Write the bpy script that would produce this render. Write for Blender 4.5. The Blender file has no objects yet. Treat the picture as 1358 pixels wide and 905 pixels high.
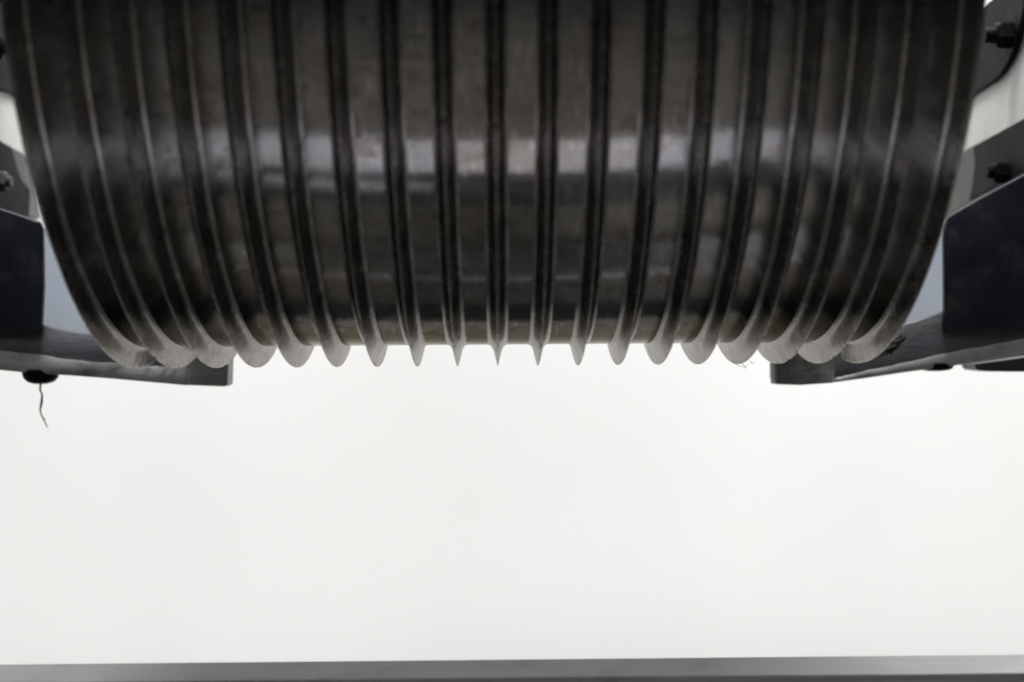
import bpy, bmesh, math, random
from mathutils import Vector, Matrix, noise
random.seed(4)
R_ = math.radians
C = bpy.context.scene
COL = C.collection
P = 0.05                       # rib spacing in metres
F = 1820.0                     # focal length in photo pixels (photo 1358 wide)

# ---------------------------------------------------------------- camera
cam_d = bpy.data.cameras.new('camera')
cam = bpy.data.objects.new('camera', cam_d); COL.objects.link(cam)
cam_d.sensor_width = 36; cam_d.lens = 36 * F / 1358
cam_d.clip_start = .02; cam_d.clip_end = 60
cam.location = (0, 0, 0)
YAW, ROLL = R_(-0.60), R_(-0.42)
cam.rotation_mode = 'QUATERNION'
cam.rotation_quaternion = (Matrix.Rotation(YAW, 3, 'Z') @ Matrix.Rotation(R_(90), 3, 'X') @ Matrix.Rotation(ROLL, 3, 'Z')).to_quaternion()
cam_d.dof.use_dof = True; cam_d.dof.focus_distance = 1.74; cam_d.dof.aperture_fstop = 1.9
C.camera = cam

# ---------------------------------------------------------------- world and added lights (indoor close-up)
w = bpy.data.worlds.new("World"); C.world = w; w.use_nodes = True
w.node_tree.nodes['Background'].inputs[0].default_value = (.075, .08, .09, 1)
w.node_tree.nodes['Background'].inputs[1].default_value = 0.50
C.view_settings.view_transform = 'Standard'; C.view_settings.look = 'None'
C.view_settings.exposure = 0; C.view_settings.gamma = 1

def area(name, loc, target, sx, sy, power, col=(1, 1, 1)):
    d = bpy.data.lights.new(name, 'AREA'); d.shape = 'RECTANGLE'; d.size = sx; d.size_y = sy
    d.energy = power; d.color = col
    o = bpy.data.objects.new(name, d); COL.objects.link(o); o.location = loc
    o.rotation_euler = (Vector(target) - Vector(loc)).to_track_quat('-Z', 'Y').to_euler()
    return o
area('wall_fill_light', (.85, 1.62, 3.2), (.7, 2.6, -.3), 4.6, .5, 445, (1, .995, .985))  # added light to brighten the wall, no fixture seen
lw = area('low_wall_fill_light', (.5, 1.78, -.80), (.5, 2.6, -.50), 4.6, .08, 4, (1, .99, .98)); lw.data.spread = R_(95)  # added low light, hidden by the ledge, to even out the wall
area('front_fill_light', (-.4, -.3, 2.7), (-.2, 1.0, -.8), 3.6, .9, 46, (1, .95, .92))  # added light out of view for the front floor and ledge

# ---------------------------------------------------------------- helpers
def nd(nt, t, **kw):
    n = nt.nodes.new(t)
    for k, v in kw.items(): setattr(n, k, v)
    return n
def mat(name, base, rough=.5, metal=0, var=(.7, 1.2), scale=8, stretch=(1, 1, 1), bump=.1, bscale=60,
        stain=None, stain_amt=.5, stain_scale=5, rvar=.15, coords='Object', spec=None, edge=None, aniso=0, speck=None, tint=None):
    m = bpy.data.materials.new(name); m.use_nodes = True
    nt = m.node_tree; L = nt.links; b = nt.nodes['Principled BSDF']
    tc = nd(nt, 'ShaderNodeTexCoord'); mp = nd(nt, 'ShaderNodeMapping'); mp.inputs['Scale'].default_value = stretch
    L.new(tc.outputs[coords], mp.inputs[0])
    n1 = nd(nt, 'ShaderNodeTexNoise'); n1.inputs['Scale'].default_value = scale; n1.inputs['Detail'].default_value = 8
    n1.inputs['Roughness'].default_value = .65
    L.new(mp.outputs[0], n1.inputs[0])
    cr = nd(nt, 'ShaderNodeMapRange'); cr.inputs[1].default_value = .3; cr.inputs[2].default_value = .7
    cr.inputs[3].default_value = var[0]; cr.inputs[4].default_value = var[1]
    L.new(n1.outputs[0], cr.inputs[0])
    mx = nd(nt, 'ShaderNodeVectorMath', operation='SCALE'); mx.inputs[0].default_value = base
    L.new(cr.outputs[0], mx.inputs['Scale'])
    out = mx.outputs[0]
    if stain:
        n2 = nd(nt, 'ShaderNodeTexNoise'); n2.inputs['Scale'].default_value = stain_scale; n2.inputs['Detail'].default_value = 10
        n2.inputs['Roughness'].default_value = .7
        L.new(tc.outputs[coords], n2.inputs[0])
        r2 = nd(nt, 'ShaderNodeMapRange'); r2.inputs[1].default_value = .52; r2.inputs[2].default_value = .68
        r2.inputs[3].default_value = 0; r2.inputs[4].default_value = stain_amt
        L.new(n2.outputs[0], r2.inputs[0])
        mc = nd(nt, 'ShaderNodeMix', data_type='RGBA'); L.new(r2.outputs[0], mc.inputs[0])
        L.new(out, mc.inputs[6]); mc.inputs[7].default_value = (*stain, 1); out = mc.outputs[2]
    def layer(out, col, scale, lo, hi, amt, st=(1, 1, 1)):
        mp2 = nd(nt, 'ShaderNodeMapping'); mp2.inputs['Scale'].default_value = st; L.new(tc.outputs[coords], mp2.inputs[0])
        n = nd(nt, 'ShaderNodeTexNoise'); n.inputs['Scale'].default_value = scale; n.inputs['Detail'].default_value = 6
        n.inputs['Roughness'].default_value = .6; L.new(mp2.outputs[0], n.inputs[0])
        r = nd(nt, 'ShaderNodeMapRange'); r.inputs[1].default_value = lo; r.inputs[2].default_value = hi
        r.inputs[3].default_value = 0; r.inputs[4].default_value = amt; L.new(n.outputs[0], r.inputs[0])
        c = nd(nt, 'ShaderNodeMix', data_type='RGBA'); L.new(r.outputs[0], c.inputs[0]); L.new(out, c.inputs[6])
        c.inputs[7].default_value = (*col, 1); return c.outputs[2]
    if tint: out = layer(out, tint, 3.2, .46, .62, .55)
    if speck:
        out = layer(out, speck, 95, .62, .70, .85)
        out = layer(out, tuple(min(1, c * 1.9) for c in base), 38, .56, .68, .5, (6, 1, 1))
        out = layer(out, speck, 30, .56, .70, .5, (1, 5, 5))
    L.new(out, b.inputs['Base Color'])
    rr = nd(nt, 'ShaderNodeMapRange'); rr.inputs[1].default_value = .3; rr.inputs[2].default_value = .7
    rr.inputs[3].default_value = max(.03, rough - rvar); rr.inputs[4].default_value = rough + rvar
    L.new(n1.outputs[0], rr.inputs[0]); L.new(rr.outputs[0], b.inputs['Roughness'])
    b.inputs['Metallic'].default_value = metal
    if spec is not None: b.inputs['Specular IOR Level'].default_value = spec
    if edge: b.inputs['Specular Tint'].default_value = (*edge, 1)
    if aniso:
        b.inputs['Anisotropic'].default_value = aniso; b.inputs['Anisotropic Rotation'].default_value = .25
        tg = nd(nt, 'ShaderNodeTangent', direction_type='RADIAL', axis='X'); L.new(tg.outputs[0], b.inputs['Tangent'])
    if bump:
        n3 = nd(nt, 'ShaderNodeTexNoise'); n3.inputs['Scale'].default_value = bscale; n3.inputs['Detail'].default_value = 6
        L.new(mp.outputs[0], n3.inputs[0])
        bp = nd(nt, 'ShaderNodeBump'); bp.inputs['Strength'].default_value = bump; bp.inputs['Distance'].default_value = .002
        L.new(n3.outputs[0], bp.inputs['Height']); L.new(bp.outputs[0], b.inputs['Normal'])
    return m

STEEL = mat('worn_rolled_steel', (.262, .262, .268), .17, 1, (.6, 1.2), 11, (1, 1, 1), .035, 70, (.11, .085, .065), .75, 22, .05, edge=(.30, .285, .24), aniso=.92, speck=(.05, .04, .03), tint=(.225, .20, .16))
RIB = mat('ground_rib_steel', (.27, .265, .255), .25, 1, (.7, 1.2), 22, (1, 1, 1), .09, 110, (.06, .05, .045), .6, 40, .06, edge=(.72, .70, .68), speck=(.08, .07, .06))
GALV = mat('galvanised_cheek', (.46, .46, .45), .6, .15, (.75, 1.15), 9, (1, 1, 1), .2, 90, (.3, .29, .25), .35, 16)
SHADE_MID = mat('cheek_shade_mid', (.10, .105, .10), .55, .1, (.75, 1.2), 10, (1, 1, 1), .2, 90, (.2, .17, .13), .3, 20, spec=.03)  # middle tone of the cheek's shadow bands
SHADE_DARK = mat('cheek_shade_dark', (.012, .012, .012), .55, .1, (.75, 1.2), 10, (1, 1, 1), .2, 90, (.05, .045, .035), .4, 20, spec=.03)  # darkest tone of the cheek's shadow bands, put into the colour
GAP_FILL = mat('pale_blue_gap_fill', (.60, .67, .79), .6, 0, (.9, 1.08), 3)  # pale blue-grey for the plate filling the gap
ENDM = mat('clotted_steel_end', (.19, .20, .195), .7, .1, (.4, 1.6), 22, (1, 1, 1), .8, 90, (.04, .04, .035), .8, 30)
LIT_WEAR = mat('lit_scraped_steel', (.33, .335, .335), .5, .2, (.45, 1.4), 12, (.35, 1, 1), .35, 60, (.05, .05, .05), .7, 14)  # scraped steel, paled for light reaching the arm's edge from below
NAVY = mat('blue_black_paint', (.007, .009, .015), .42, 0, (.7, 1.4), 8, (1, 1, 1), .15, 50, (.05, .047, .047), .5, 15, spec=.2)
SHOE = mat('scuffed_steel_shoe', (.06, .066, .075), .5, .1, (.5, 1.5), 12, (1, 1, 3), .35, 70, (.035, .035, .04), .8, 12)
BLACK = mat('black_bolt', (.004, .004, .005), .5, 0, (.8, 1.3), 30, (1, 1, 1), .1, 200, spec=.04)
OLDBOLT = mat('rusted_bolt', (.035, .032, .030), .6, .1, (.6, 1.3), 40, (1, 1, 1), .2, 200)
WALLM = mat('white_painted_wall', (.825, .820, .812), .7, 0, (.985, 1.01), 2.2, (1, 1, 1), .1, 160, (.80, .83, .85), .8, .6, rvar=.02)
BARM = mat('grey_painted_steel_ledge', (.205, .213, .210), .55, .05, (.62, 1.3), 13, (.35, 14, 14), .3, 60, (.11, .11, .11), .6, 14)
BARF = mat('shaded_ledge_front', (.008, .007, .014), .5, 0, (.8, 1.2), 10, spec=.1)  # shade on the ledge's front face put into its colour
PALE = mat('pale_bracket', (.75, .77, .80), .6, 0, (.8, 1.15), 20)
FLOORM = mat('brown_concrete_floor', (.095, .088, .078), .75, 0, (.7, 1.2), 4, (1, 1, 1), .3, 60, (.02, .018, .016), .5, 3)
REFLECT_PALE = mat('pale_reflection_sheet', (.47, .46, .50), .6, 0, (.85, 1.1), 3)  # for added pale sheets reflected in the drum
REFLECT_DARK = mat('dark_reflection_sheet', (.005, .006, .009), .6, 0, (.8, 1.2), 6)  # for added dark sheets reflected in the drum
DIRT = mat('clotted_dirt', (.012, .011, .010), .9, 0, (.5, 1.6), 60, (1, 1, 1), .5, 200)
OLIVE = mat('olive_reflection_sheet', (.115, .108, .092), .7, 0, (.6, 1.3), 3, (1, 1, 1), .2, 60, (.09, .07, .05), .6, 4)  # for an added sheet that lifts the lower drum's reflection
STEM = mat('dry_plant_stem', (.05, .04, .025), .8, 0, (.6, 1.4), 60)

def link(name, bm, m, parent=None, smooth=True, loc=None):
    me = bpy.data.meshes.new(name); bm.normal_update(); bm.to_mesh(me); bm.free()
    me.materials.append(m)
    for p in me.polygons: p.use_smooth = smooth
    o = bpy.data.objects.new(name, me); COL.objects.link(o)
    if parent: o.parent = parent
    if loc: o.location = loc
    return o
def thing(name, label, cat, loc, group=None):
    o = bpy.data.objects.new(name, None); COL.objects.link(o); o.location = loc; o.empty_display_size = .05
    o['label'] = label; o['category'] = cat
    if group: o['group'] = group
    return o
def tag(o, label, cat, group=None):
    o['label'] = label; o['category'] = cat
    if group: o['group'] = group
def bevel(bm, w, seg=3, ang=30):
    es = [e for e in bm.edges if len(e.link_faces) == 2 and e.calc_face_angle(0) > R_(ang)]
    bmesh.ops.bevel(bm, geom=es, offset=w, segments=seg, profile=.5, affect='EDGES', clamp_overlap=True)
def box(bm, lo, hi, bw=0, seg=3):
    t = bmesh.new()
    bmesh.ops.create_cube(t, size=1)
    for v in t.verts:
        v.co = Vector([lo[i] + (v.co[i] + .5) * (hi[i] - lo[i]) for i in range(3)])
    if bw: bevel(t, bw, seg)
    me = bpy.data.meshes.new('t'); t.to_mesh(me); t.free(); bm.from_mesh(me); bpy.data.meshes.remove(me)
def lathe(bm, prof, n, ax='X', cap=True, rfun=None):
    rings = []
    for j in range(n):
        a = 2 * math.pi * j / n
        ring = []
        for k, (x, r) in enumerate(prof):
            rr = r + (rfun(k, a) if rfun else 0)
            ring.append(bm.verts.new((x, rr * math.sin(a), rr * math.cos(a))))
        rings.append(ring)
    for j in range(n):
        A, B = rings[j], rings[(j + 1) % n]
        for k in range(len(prof) - 1):
            bm.faces.new((A[k], A[k + 1], B[k + 1], B[k]))
    if cap:
        bm.faces.new([r[0] for r in rings]); bm.faces.new([r[-1] for r in reversed(rings)])
    bmesh.ops.recalc_face_normals(bm, faces=bm.faces)
# the outlines below were measured on the photograph; they are turned into metres at the object's real distance
RC, RS = math.cos(R_(.42)), math.sin(R_(.42))
def ray(px, py):
    u, v = (px - 679) / F, (452.5 - py) / F
    d = cam.rotation_quaternion.to_matrix() @ Vector((u, v, -1))
    return d
def on_y(px, py, Y):
    d = ray(px, py); return d * (Y / d.y)
def on_x(px, py, X):
    d = ray(px, py); return d * (X / d.x)

def prism(pts, off, bw=0, seg=3, origin=Vector((0, 0, 0))):
    """closed outline (list of world points in a plane) pushed by vector off"""
    bm = bmesh.new()
    a = [bm.verts.new(Vector(p) - origin) for p in pts]
    f = bm.faces.new(a)
    r = bmesh.ops.extrude_face_region(bm, geom=[f])
    for v in [g for g in r['geom'] if isinstance(g, bmesh.types.BMVert)]: v.co += Vector(off)
    bmesh.ops.recalc_face_normals(bm, faces=bm.faces)
    if bw: bevel(bm, bw, seg)
    return bm

# ---------------------------------------------------------------- setting
WY = 2.60
bm = bmesh.new(); box(bm, (-4, WY, -.86), (4, WY + .12, 3.6)); wl = link('wall', bm, WALLM, smooth=False); wl['kind'] = 'structure'
bm = bmesh.new(); box(bm, (-4, -3.5, -.98), (4, 3.2, -.86)); fl = link('floor', bm, FLOORM, smooth=False); fl['kind'] = 'structure'

def sheet(name, x0, x1, y0, y1, m, z=-.856):  # sheets added out of view to shape the drum's reflections
    b = bmesh.new(); box(b, (x0, y0, z - .003), (x1, y1, z)); o = link(name, b, m, smooth=False); o['kind'] = 'structure'; return o
sheet('reflection_strip', -1.2, 1.15, .72, .985, REFLECT_PALE)  # added to give the drum its bright reflected band
sheet('reflection_dark_band', -3, 3, 0.99, 1.24, REFLECT_DARK)  # added for the dark reflection under the bright band
sheet('reflection_line', -1.6, 1.6, 1.83, 1.865, REFLECT_PALE)  # added for a thin bright reflection low on the drum
sheet('reflection_line', -1.25, -.22, 1.075, 1.13, REFLECT_PALE, -.852)  # added for the second pale reflection at the left
sheet('reflection_panel', -3, 3, 1.245, 1.825, OLIVE)  # added to brighten what the lower drum reflects
sheet('reflection_rear_band', -3, 3, 2.20, 2.598, REFLECT_DARK)  # added for the dark reflection near the drum's bottom

# ---------------------------------------------------------------- the ribbed drum
DY, DZ = 34.4 * P, 8.93 * P
RT, RB = 9.55 * P, 9.02 * P
drum = thing('ribbed_drum', 'large dark steel drum ringed with sharp ribs, hanging above the white gap', 'drum', (0, DY, DZ))
bm = bmesh.new()
hw = 9.06 * P
lathe(bm, [(-hw - .01, RB - .03), (-hw - .01, RB - .004), (-hw - .006, RB), (hw + .006, RB), (hw + .01, RB - .004), (hw + .01, RB - .03)], 360)
link('drum_shell', bm, STEEL, drum)
prof = [(-.27, 8.99), (-.24, 9.021), (-.205, 9.03), (-.168, 9.055), (-.135, 9.10), (-.107, 9.16), (-.087, 9.23), (-.068, 9.31),
        (-.049, 9.39), (-.029, 9.46), (-.015, 9.52), (-.006, 9.55)]
prof = prof + [(-x, r) for x, r in reversed(prof)]
NP = len(prof)
def rib_bm(seed):
    def rf(k, a):
        c = abs(k - (NP - 1) / 2)
        if c > 4: return 0
        s = noise.noise(Vector((math.cos(a) * 75, math.sin(a) * 75, seed * 7.3)))
        nick = -max(0, s - .36) * .007
        return (nick + .00018 * noise.noise(Vector((math.cos(a) * 22, math.sin(a) * 22, seed)))) * (1 if c < 2 else .45)
    b = bmesh.new(); lathe(b, [(x * P, r * P) for x, r in prof], 900, cap=False, rfun=rf); return b
rib0 = link('rib', rib_bm(1), RIB, drum)
rib0.location = (-9 * P, 0, 0)
for i in range(-8, 10):
    r = rib0.copy(); COL.objects.link(r); r.parent = drum
    r.location = (i * P, 0, 0); r.rotation_euler = (random.uniform(0, 6.28), 0, 0)
bm = bmesh.new()
lathe(bm, [(-.74, .018), (.74, .018)], 24); link('axle', bm, BLACK, drum)

# ---------------------------------------------------------------- side frames
def hexnut(x0, s, r, ln, shaft, org):
    """bolt pointing inwards (direction s) with hex nut, washer and thread end; local to org"""
    bm = bmesh.new()
    def seg(a, b, ra, rb, n):
        lo = len(bm.verts)
        v1 = [bm.verts.new((x0 + s * a, ra * math.cos(2 * math.pi * k / n + .3), ra * math.sin(2 * math.pi * k / n + .3))) for k in range(n)]
        v2 = [bm.verts.new((x0 + s * b, rb * math.cos(2 * math.pi * k / n + .3), rb * math.sin(2 * math.pi * k / n + .3))) for k in range(n)]
        for k in range(n): bm.faces.new((v1[k], v1[(k + 1) % n], v2[(k + 1) % n], v2[k]))
        bm.faces.new(v2); bm.faces.new(list(reversed(v1)))
    seg(0, .003, r * 1.35, r * 1.3, 24)
    seg(.0035, .0035 + ln * .8, r, r, 6)
    seg(.0035 + ln * .8, .0035 + ln, r, r * .84, 6)
    seg(ln + .004, ln + shaft, r * .58, r * .52, 16)
    bmesh.ops.recalc_face_normals(bm, faces=bm.faces)
    return bm

def smooth_curve(pts, it=2):
    return pts
XC = .77
def interp_(poly, px):
    q = sorted(poly)
    for (x0, y0), (x1, y1) in zip(q, q[1:]):
        if x0 <= px <= x1: return y0 + (y1 - y0) * (px - x0) / max(1e-6, x1 - x0)
    return q[0][1] if px < q[0][0] else q[-1][1]
AY = 1.965
def side(s):
    nm = 'left' if s < 0 else 'right'
    org = Vector((s * .7, AY, -.06))
    lab = ('left hand frame arm, dark blue black with round dome bolt under it' if s < 0 else
           'right hand frame arm, dark blue black with flat wear pad under it')
    t = thing('frame_arm', lab, 'machine frame', org, 'frame arms holding the drum')
    # cheek plate (normal along x), outline by y,z
    if s > 0: ch = [(1300, 20), (1336, -8), (1345, -60), (1500, -160), (1620, 240), (1358, 300), (1256, 296), (1250, 285), (1262, 250)]
    else: ch = [(-8, -20), (12, 40), (34, 150), (58, 262), (66, 298), (54, 300), (0, 300), (-260, 250), (-120, -160)]
    X = s * XC
    pts = [on_x(px, py, X) for px, py in ch]
    link('cheek_plate', prism(pts, (s * .012, 0, 0), .0015, 2, org), GALV, t, False)
    # curved shadow bands on the cheek, put in as darker raised plates
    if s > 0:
        shade_bands = [([(1262, 40), (1300, 18), (1332, -8), (1350, -60), (1372, -60), (1366, 10), (1358, 45), (1352, 66), (1345, 82), (1335, 98), (1325, 108), (1290, 130), (1262, 146)], SHADE_DARK),
                ([(1240, 232), (1278, 202), (1330, 175), (1400, 136), (1430, 200), (1358, 232), (1262, 286), (1230, 300)], SHADE_MID),
                ([(1298, 194), (1330, 177), (1402, 138), (1432, 200), (1358, 230), (1292, 266), (1297, 245), (1300, 215)], SHADE_DARK)]
        bolts = [(1341, 47, .021, .020, .021, BLACK), (1335, 229, .0165, .017, .014, BLACK)]
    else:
        shade_bands = [([(-60, -60), (-6, -40), (4, 12), (16, 60), (34, 132), (14, 126), (0, 122), (-60, 90)], SHADE_DARK),
                ([(-60, 150), (0, 190), (12, 196), (36, 208), (50, 290), (0, 290), (-80, 250)], SHADE_MID),
                ([(-62, 152), (-2, 190), (8, 195), (13, 215), (20, 236), (33, 252), (31, 292), (0, 290), (-82, 250)], SHADE_DARK)]
        bolts = [(-16, 62, .021, .020, .018, BLACK), (-8, 241, .0165, .017, .010, OLDBOLT)]
    for k, (poly, m) in enumerate(shade_bands):
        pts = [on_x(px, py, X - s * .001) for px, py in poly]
        link('cheek_shade_band', prism(pts, (-s * (.006 if m is SHADE_MID else .0095), 0, 0), .002, 2, org), m, t, False)
    for px, py, r, ln, sh, m in bolts:
        c = on_x(px, py, X - s * .0095)
        b = link('bolt', hexnut(0, -s, r, ln, sh, org), m, t, False, loc=c - org)
    # upright dark block
    if s > 0: up = [(1252, 300), (1258, 287), (1300, 262), (1358, 231), (1440, 187), (1440, 440), (1253, 440), (1253, 380)]
    else: up = [(56, 304), (52, 294), (30, 286), (0, 276), (-90, 246), (-90, 440), (54, 440), (57, 380)]
    pts = [on_y(px, py, AY - .012) for px, py in up]
    link('upright', prism(pts, (0, .014, 0), .004, 4, org), NAVY, t)
    gp = [(1130, 300), (1290, 300), (1290, 470), (1130, 470)] if s > 0 else [(20, 300), (180, 300), (180, 470), (20, 470)]
    link('gap_plate', prism([on_y(px, py, 2.2) for px, py in gp], (0, .01, 0), .002, 2, org), GAP_FILL, t, False)  # plate added to fill the gap beside the drum with pale blue
    # arm / shoe: upper dark portion with broad rounded underside
    if s > 0:
        top = [(1440, 384), (1358, 398), (1253, 411), (1216, 424), (1170, 436), (1100, 446), (1028, 455)]
        bot = [(1028, 508), (1060, 509), (1110, 505), (1160, 498), (1200, 492), (1260, 484), (1358, 470), (1440, 458)]
    else:
        top = [(-90, 420), (0, 424), (55, 429), (106, 440), (180, 448), (240, 452), (302, 458)]
        bot = [(300, 512), (270, 511), (210, 506), (150, 500), (90, 496), (40, 493), (0, 489), (-90, 478)]
    # cross sections along the arm: front face, rounded lower edge, underside
    bm = bmesh.new(); N = 34; rings = []
    def interp(poly, px):
        q = sorted(poly)
        for (x0, y0), (x1, y1) in zip(q, q[1:]):
            if x0 <= px <= x1: return y0 + (y1 - y0) * (px - x0) / max(1e-6, x1 - x0)
        return q[0][1] if px < q[0][0] else q[-1][1]
    xa, xb = (1440, 1028) if s > 0 else (-90, 301)
    D = .04
    for i in range(N):
        u = i / (N - 1); px = xa + (xb - xa) * u
        zt = on_y(px, interp(top, px), AY).z; pb = on_y(px, interp(bot, px), AY); zb = pb.z
        h = zt - zb
        rr = min(.010 * (1 - u) + .002, h * .8)        # radius of lower front edge, dying to the tip
        ring = [(0 + .004, zt), (0, zt - .004)]
        for k in range(9):
            a = k / 8 * math.pi / 2
            ring.append((rr * (1 - math.cos(a)), zb + rr * (1 - math.sin(a))))
        ring += [(D, zb + .004), (D, zt - .03 * min(1, h / .05))]
        x = pb.x
        rings.append([bm.verts.new((x - org.x, y, z - org.z + .0012 * noise.noise(Vector((x * 30, y * 20, z * 30))))) for y, z in ring])
    for A, B in zip(rings, rings[1:]):
        for k in range(len(A)): bm.faces.new((A[k], A[(k + 1) % len(A)], B[(k + 1) % len(A)], B[k]))
    bm.faces.new(rings[0]); bm.faces.new(list(reversed(rings[-1])))
    bmesh.ops.recalc_face_normals(bm, faces=bm.faces)
    bevel(bm, .0015, 2, 60)
    sh = link('arm_shoe', bm, SHOE, t)
    # scraped lower-edge strip, light from below put into its colour, and square end block
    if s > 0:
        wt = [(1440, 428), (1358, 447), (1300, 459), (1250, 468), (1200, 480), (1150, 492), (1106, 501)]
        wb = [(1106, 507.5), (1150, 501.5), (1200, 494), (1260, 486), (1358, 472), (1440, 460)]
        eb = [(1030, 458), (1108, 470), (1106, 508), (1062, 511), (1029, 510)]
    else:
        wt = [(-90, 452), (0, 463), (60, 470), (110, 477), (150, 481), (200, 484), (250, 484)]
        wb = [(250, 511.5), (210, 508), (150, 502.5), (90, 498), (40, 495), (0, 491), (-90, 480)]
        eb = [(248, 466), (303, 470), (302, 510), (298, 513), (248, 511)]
    # its top edge sinks behind the arm's face, so no ledge catches the light
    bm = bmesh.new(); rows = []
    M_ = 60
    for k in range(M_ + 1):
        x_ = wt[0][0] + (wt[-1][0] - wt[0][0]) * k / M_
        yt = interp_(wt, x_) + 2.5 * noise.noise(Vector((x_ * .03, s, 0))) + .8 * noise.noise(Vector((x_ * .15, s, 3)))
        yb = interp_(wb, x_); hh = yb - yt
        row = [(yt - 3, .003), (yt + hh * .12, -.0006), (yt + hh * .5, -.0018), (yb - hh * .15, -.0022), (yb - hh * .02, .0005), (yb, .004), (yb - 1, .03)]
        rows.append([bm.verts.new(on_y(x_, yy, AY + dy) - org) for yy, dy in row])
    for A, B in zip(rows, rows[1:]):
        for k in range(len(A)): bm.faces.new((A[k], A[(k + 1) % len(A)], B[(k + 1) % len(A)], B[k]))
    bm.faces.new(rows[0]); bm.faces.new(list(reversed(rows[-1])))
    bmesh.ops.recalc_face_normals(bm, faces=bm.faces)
    link('lit_edge_strip', bm, LIT_WEAR, t)
    link('end_block', prism([on_y(px, py, AY - .003) for px, py in eb], (0, .04, 0), .0018, 2, org), LIT_WEAR if s < 0 else ENDM, t, False)  # left block paled for the wall light reflected in it
    # fasteners under the arm
    if s < 0: dome = [(54, 494, .026, .017, 1)]
    else: dome = [(1240, 486, .026, .007, 1)]
    for px, py, r, h, _ in dome:
        c = on_y(px, py, AY + .022)
        b = bmesh.new()
        prof = [(r * 1.0, .004), (r, 0), (r * .93, -h * .45), (r * .72, -h * .8), (r * .38, -h * .97), (.0005, -h)]
        n = 32; rs = [[b.verts.new((q * math.cos(2 * math.pi * j / n), q * math.sin(2 * math.pi * j / n), z)) for q, z in prof] for j in range(n)]
        for j in range(n):
            for k in range(len(prof) - 1): b.faces.new((rs[j][k], rs[(j + 1) % n][k], rs[(j + 1) % n][k + 1], rs[j][k + 1]))
        bmesh.ops.recalc_face_normals(b, faces=b.faces)
        link('dome_bolt', b, BLACK, t, loc=c - org)
    if s > 0:
        pl = [(1292, 484), (1420, 466), (1420, 494), (1310, 493), (1296, 491)]
        link('wear_pad', prism([on_y(px, py, AY + .02) for px, py in pl], (0, .06, 0), .002, 2, org), SHOE, t, False)
    # scrape marks: thin curved ridges on the shoe near the drum
    return t, org
tl, ol = side(-1)
tr, orr = side(1)

# ---------------------------------------------------------------- strand of dry plant under the left dome bolt
pts = [(54, 509), (53, 517), (56, 524), (55, 535), (53, 544), (55, 551), (58, 556), (60, 561), (63, 567)]
wp = [on_y(px, py, AY + .03) for px, py in pts]
o0 = wp[0].copy()
bm = bmesh.new(); prev = None
for i, p in enumerate(wp):
    r = .0016 * (1 - .55 * i / len(wp)) * (1.5 if i in (3, 6) else 1)
    ring = [bm.verts.new(p - o0 + Vector((r * math.cos(a), r * math.sin(a), 0))) for a in [2 * math.pi * k / 8 for k in range(8)]]
    if prev:
        for k in range(8): bm.faces.new((prev[k], prev[(k + 1) % 8], ring[(k + 1) % 8], ring[k]))
    else: bm.faces.new(ring)
    prev = ring
bm.faces.new(prev); bmesh.ops.recalc_face_normals(bm, faces=bm.faces)
st = link('plant_stem', bm, STEM, loc=o0); tag(st, 'thin dry twisted stem dangling from the round bolt under the left arm', 'plant stem')

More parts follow.
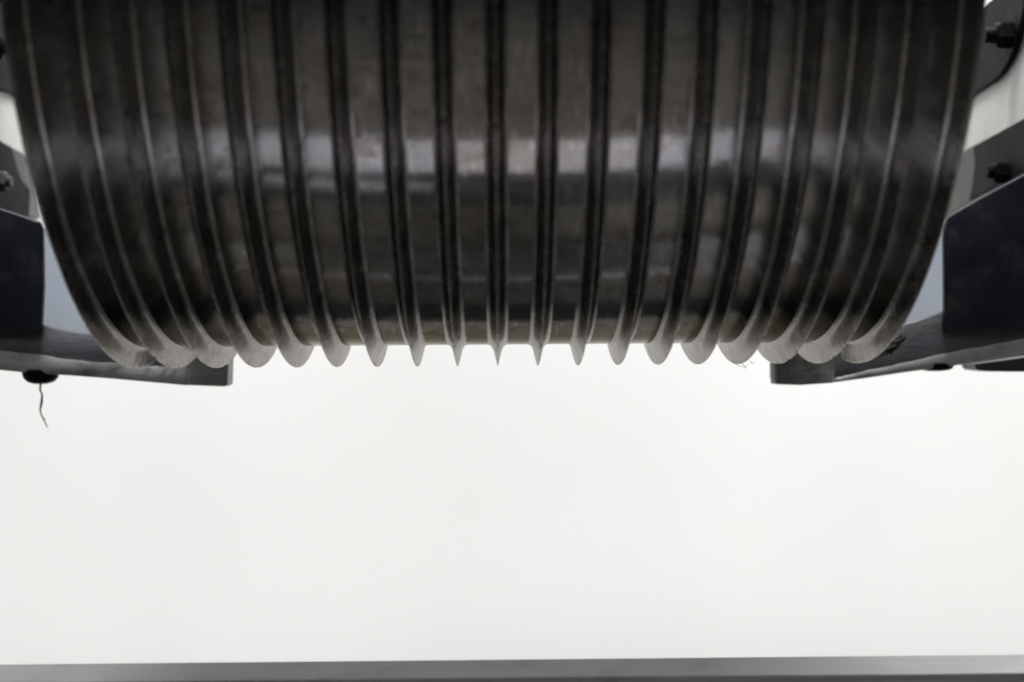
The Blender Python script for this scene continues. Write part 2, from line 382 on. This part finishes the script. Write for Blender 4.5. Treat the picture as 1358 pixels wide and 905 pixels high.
def tube(bm, wp, r0, r1, org, n=7):
    prev = None
    for i, p in enumerate(wp):
        r = r0 + (r1 - r0) * i / (len(wp) - 1)
        q = wp[min(i + 1, len(wp) - 1)] - wp[max(i - 1, 0)]
        q.normalize(); a = q.orthogonal().normalized(); b = q.cross(a)
        ring = [bm.verts.new(p - org + a * (r * math.cos(2 * math.pi * k / n)) + b * (r * math.sin(2 * math.pi * k / n))) for k in range(n)]
        if prev:
            for k in range(n): bm.faces.new((prev[k], prev[(k + 1) % n], ring[(k + 1) % n], ring[k]))
        else: bm.faces.new(ring)
        prev = ring
    bm.faces.new(prev); bmesh.ops.recalc_face_normals(bm, faces=bm.faces)
wc = on_y(990, 474, 1.70); bm = bmesh.new()
for pl in ([(972, 481), (979, 485), (987, 487), (992, 484)], [(994, 479), (998, 483), (1001, 480)], [(984, 482), (989, 488), (990, 491)]):
    tube(bm, [on_y(px, py, 1.70 + .004 * i) for i, (px, py) in enumerate(pl)], .00035, .0002, wc, 5)
wi = link('fibre_wisp', bm, STEM, loc=wc); tag(wi, 'tiny wisp of dry fibres clinging under the drum rim near the right arm tip', 'fibres')
# scrape ridges raised on the left arm by the drum rim
for pl in ([(160, 470), (159, 477), (154, 483), (143, 487), (130, 488)], [(197, 480), (194, 488), (188, 495), (178, 499)],
           [(219, 482), (216, 492), (211, 499)], [(232, 484), (229, 493), (222, 501)]):
    bm = bmesh.new(); tube(bm, [on_y(px, py, AY - .003) for px, py in pl], .0007, .0004, ol)
    link('scrape_ridge', bm, LIT_WEAR, tl)

# ---------------------------------------------------------------- ledge in the foreground
by0, by1 = 1.509, 1.60
z1 = on_y(679, 874.7, by1).z
org = Vector((0, by0, z1 - .03))
led = thing('steel_ledge', 'long flat scratched grey ledge running along the bottom of the picture', 'ledge', org)
bm = bmesh.new(); box(bm, (-1.6, .004, .012), (1.6, by1 - by0, .03), .0012, 2); link('ledge_top', bm, BARM, led, False)
bm = bmesh.new(); box(bm, (-1.6, .006, -.03), (1.6, .075, .0115), .001, 2); link('ledge_front', bm, BARF, led, False)
for a, b in ((310, 366), (858, 915), (990, 1500)):
    xa = on_y(a, 903, by0).x; xb = on_y(b, 903, by0).x
    bm = bmesh.new(); box(bm, (xa, 0, -.026), (xb, .0055, .0105), .0008, 2); link('front_plate', bm, PALE, led, False)

# ---------------------------------------------------------------- dirt clod and hairs caught by the right end of the drum
c0 = on_y(1186, 458, 1.90)
bm = bmesh.new(); bmesh.ops.create_icosphere(bm, subdivisions=4, radius=1)
for v in bm.verts:
    n = v.co.copy(); k = 1 + .55 * noise.noise(n * 2.3) + .25 * noise.noise(n * 5) + .12 * noise.noise(n * 11)
    v.co = Vector((n.x * .015 * k, n.y * .008 * k, n.z * .007 * k)); v.co.z += v.co.x * .75
cl = link('dirt_clod', bm, DIRT, loc=c0, smooth=False); tag(cl, 'dark crumbly lump of dirt caught between the drum end and the right arm', 'dirt clod')
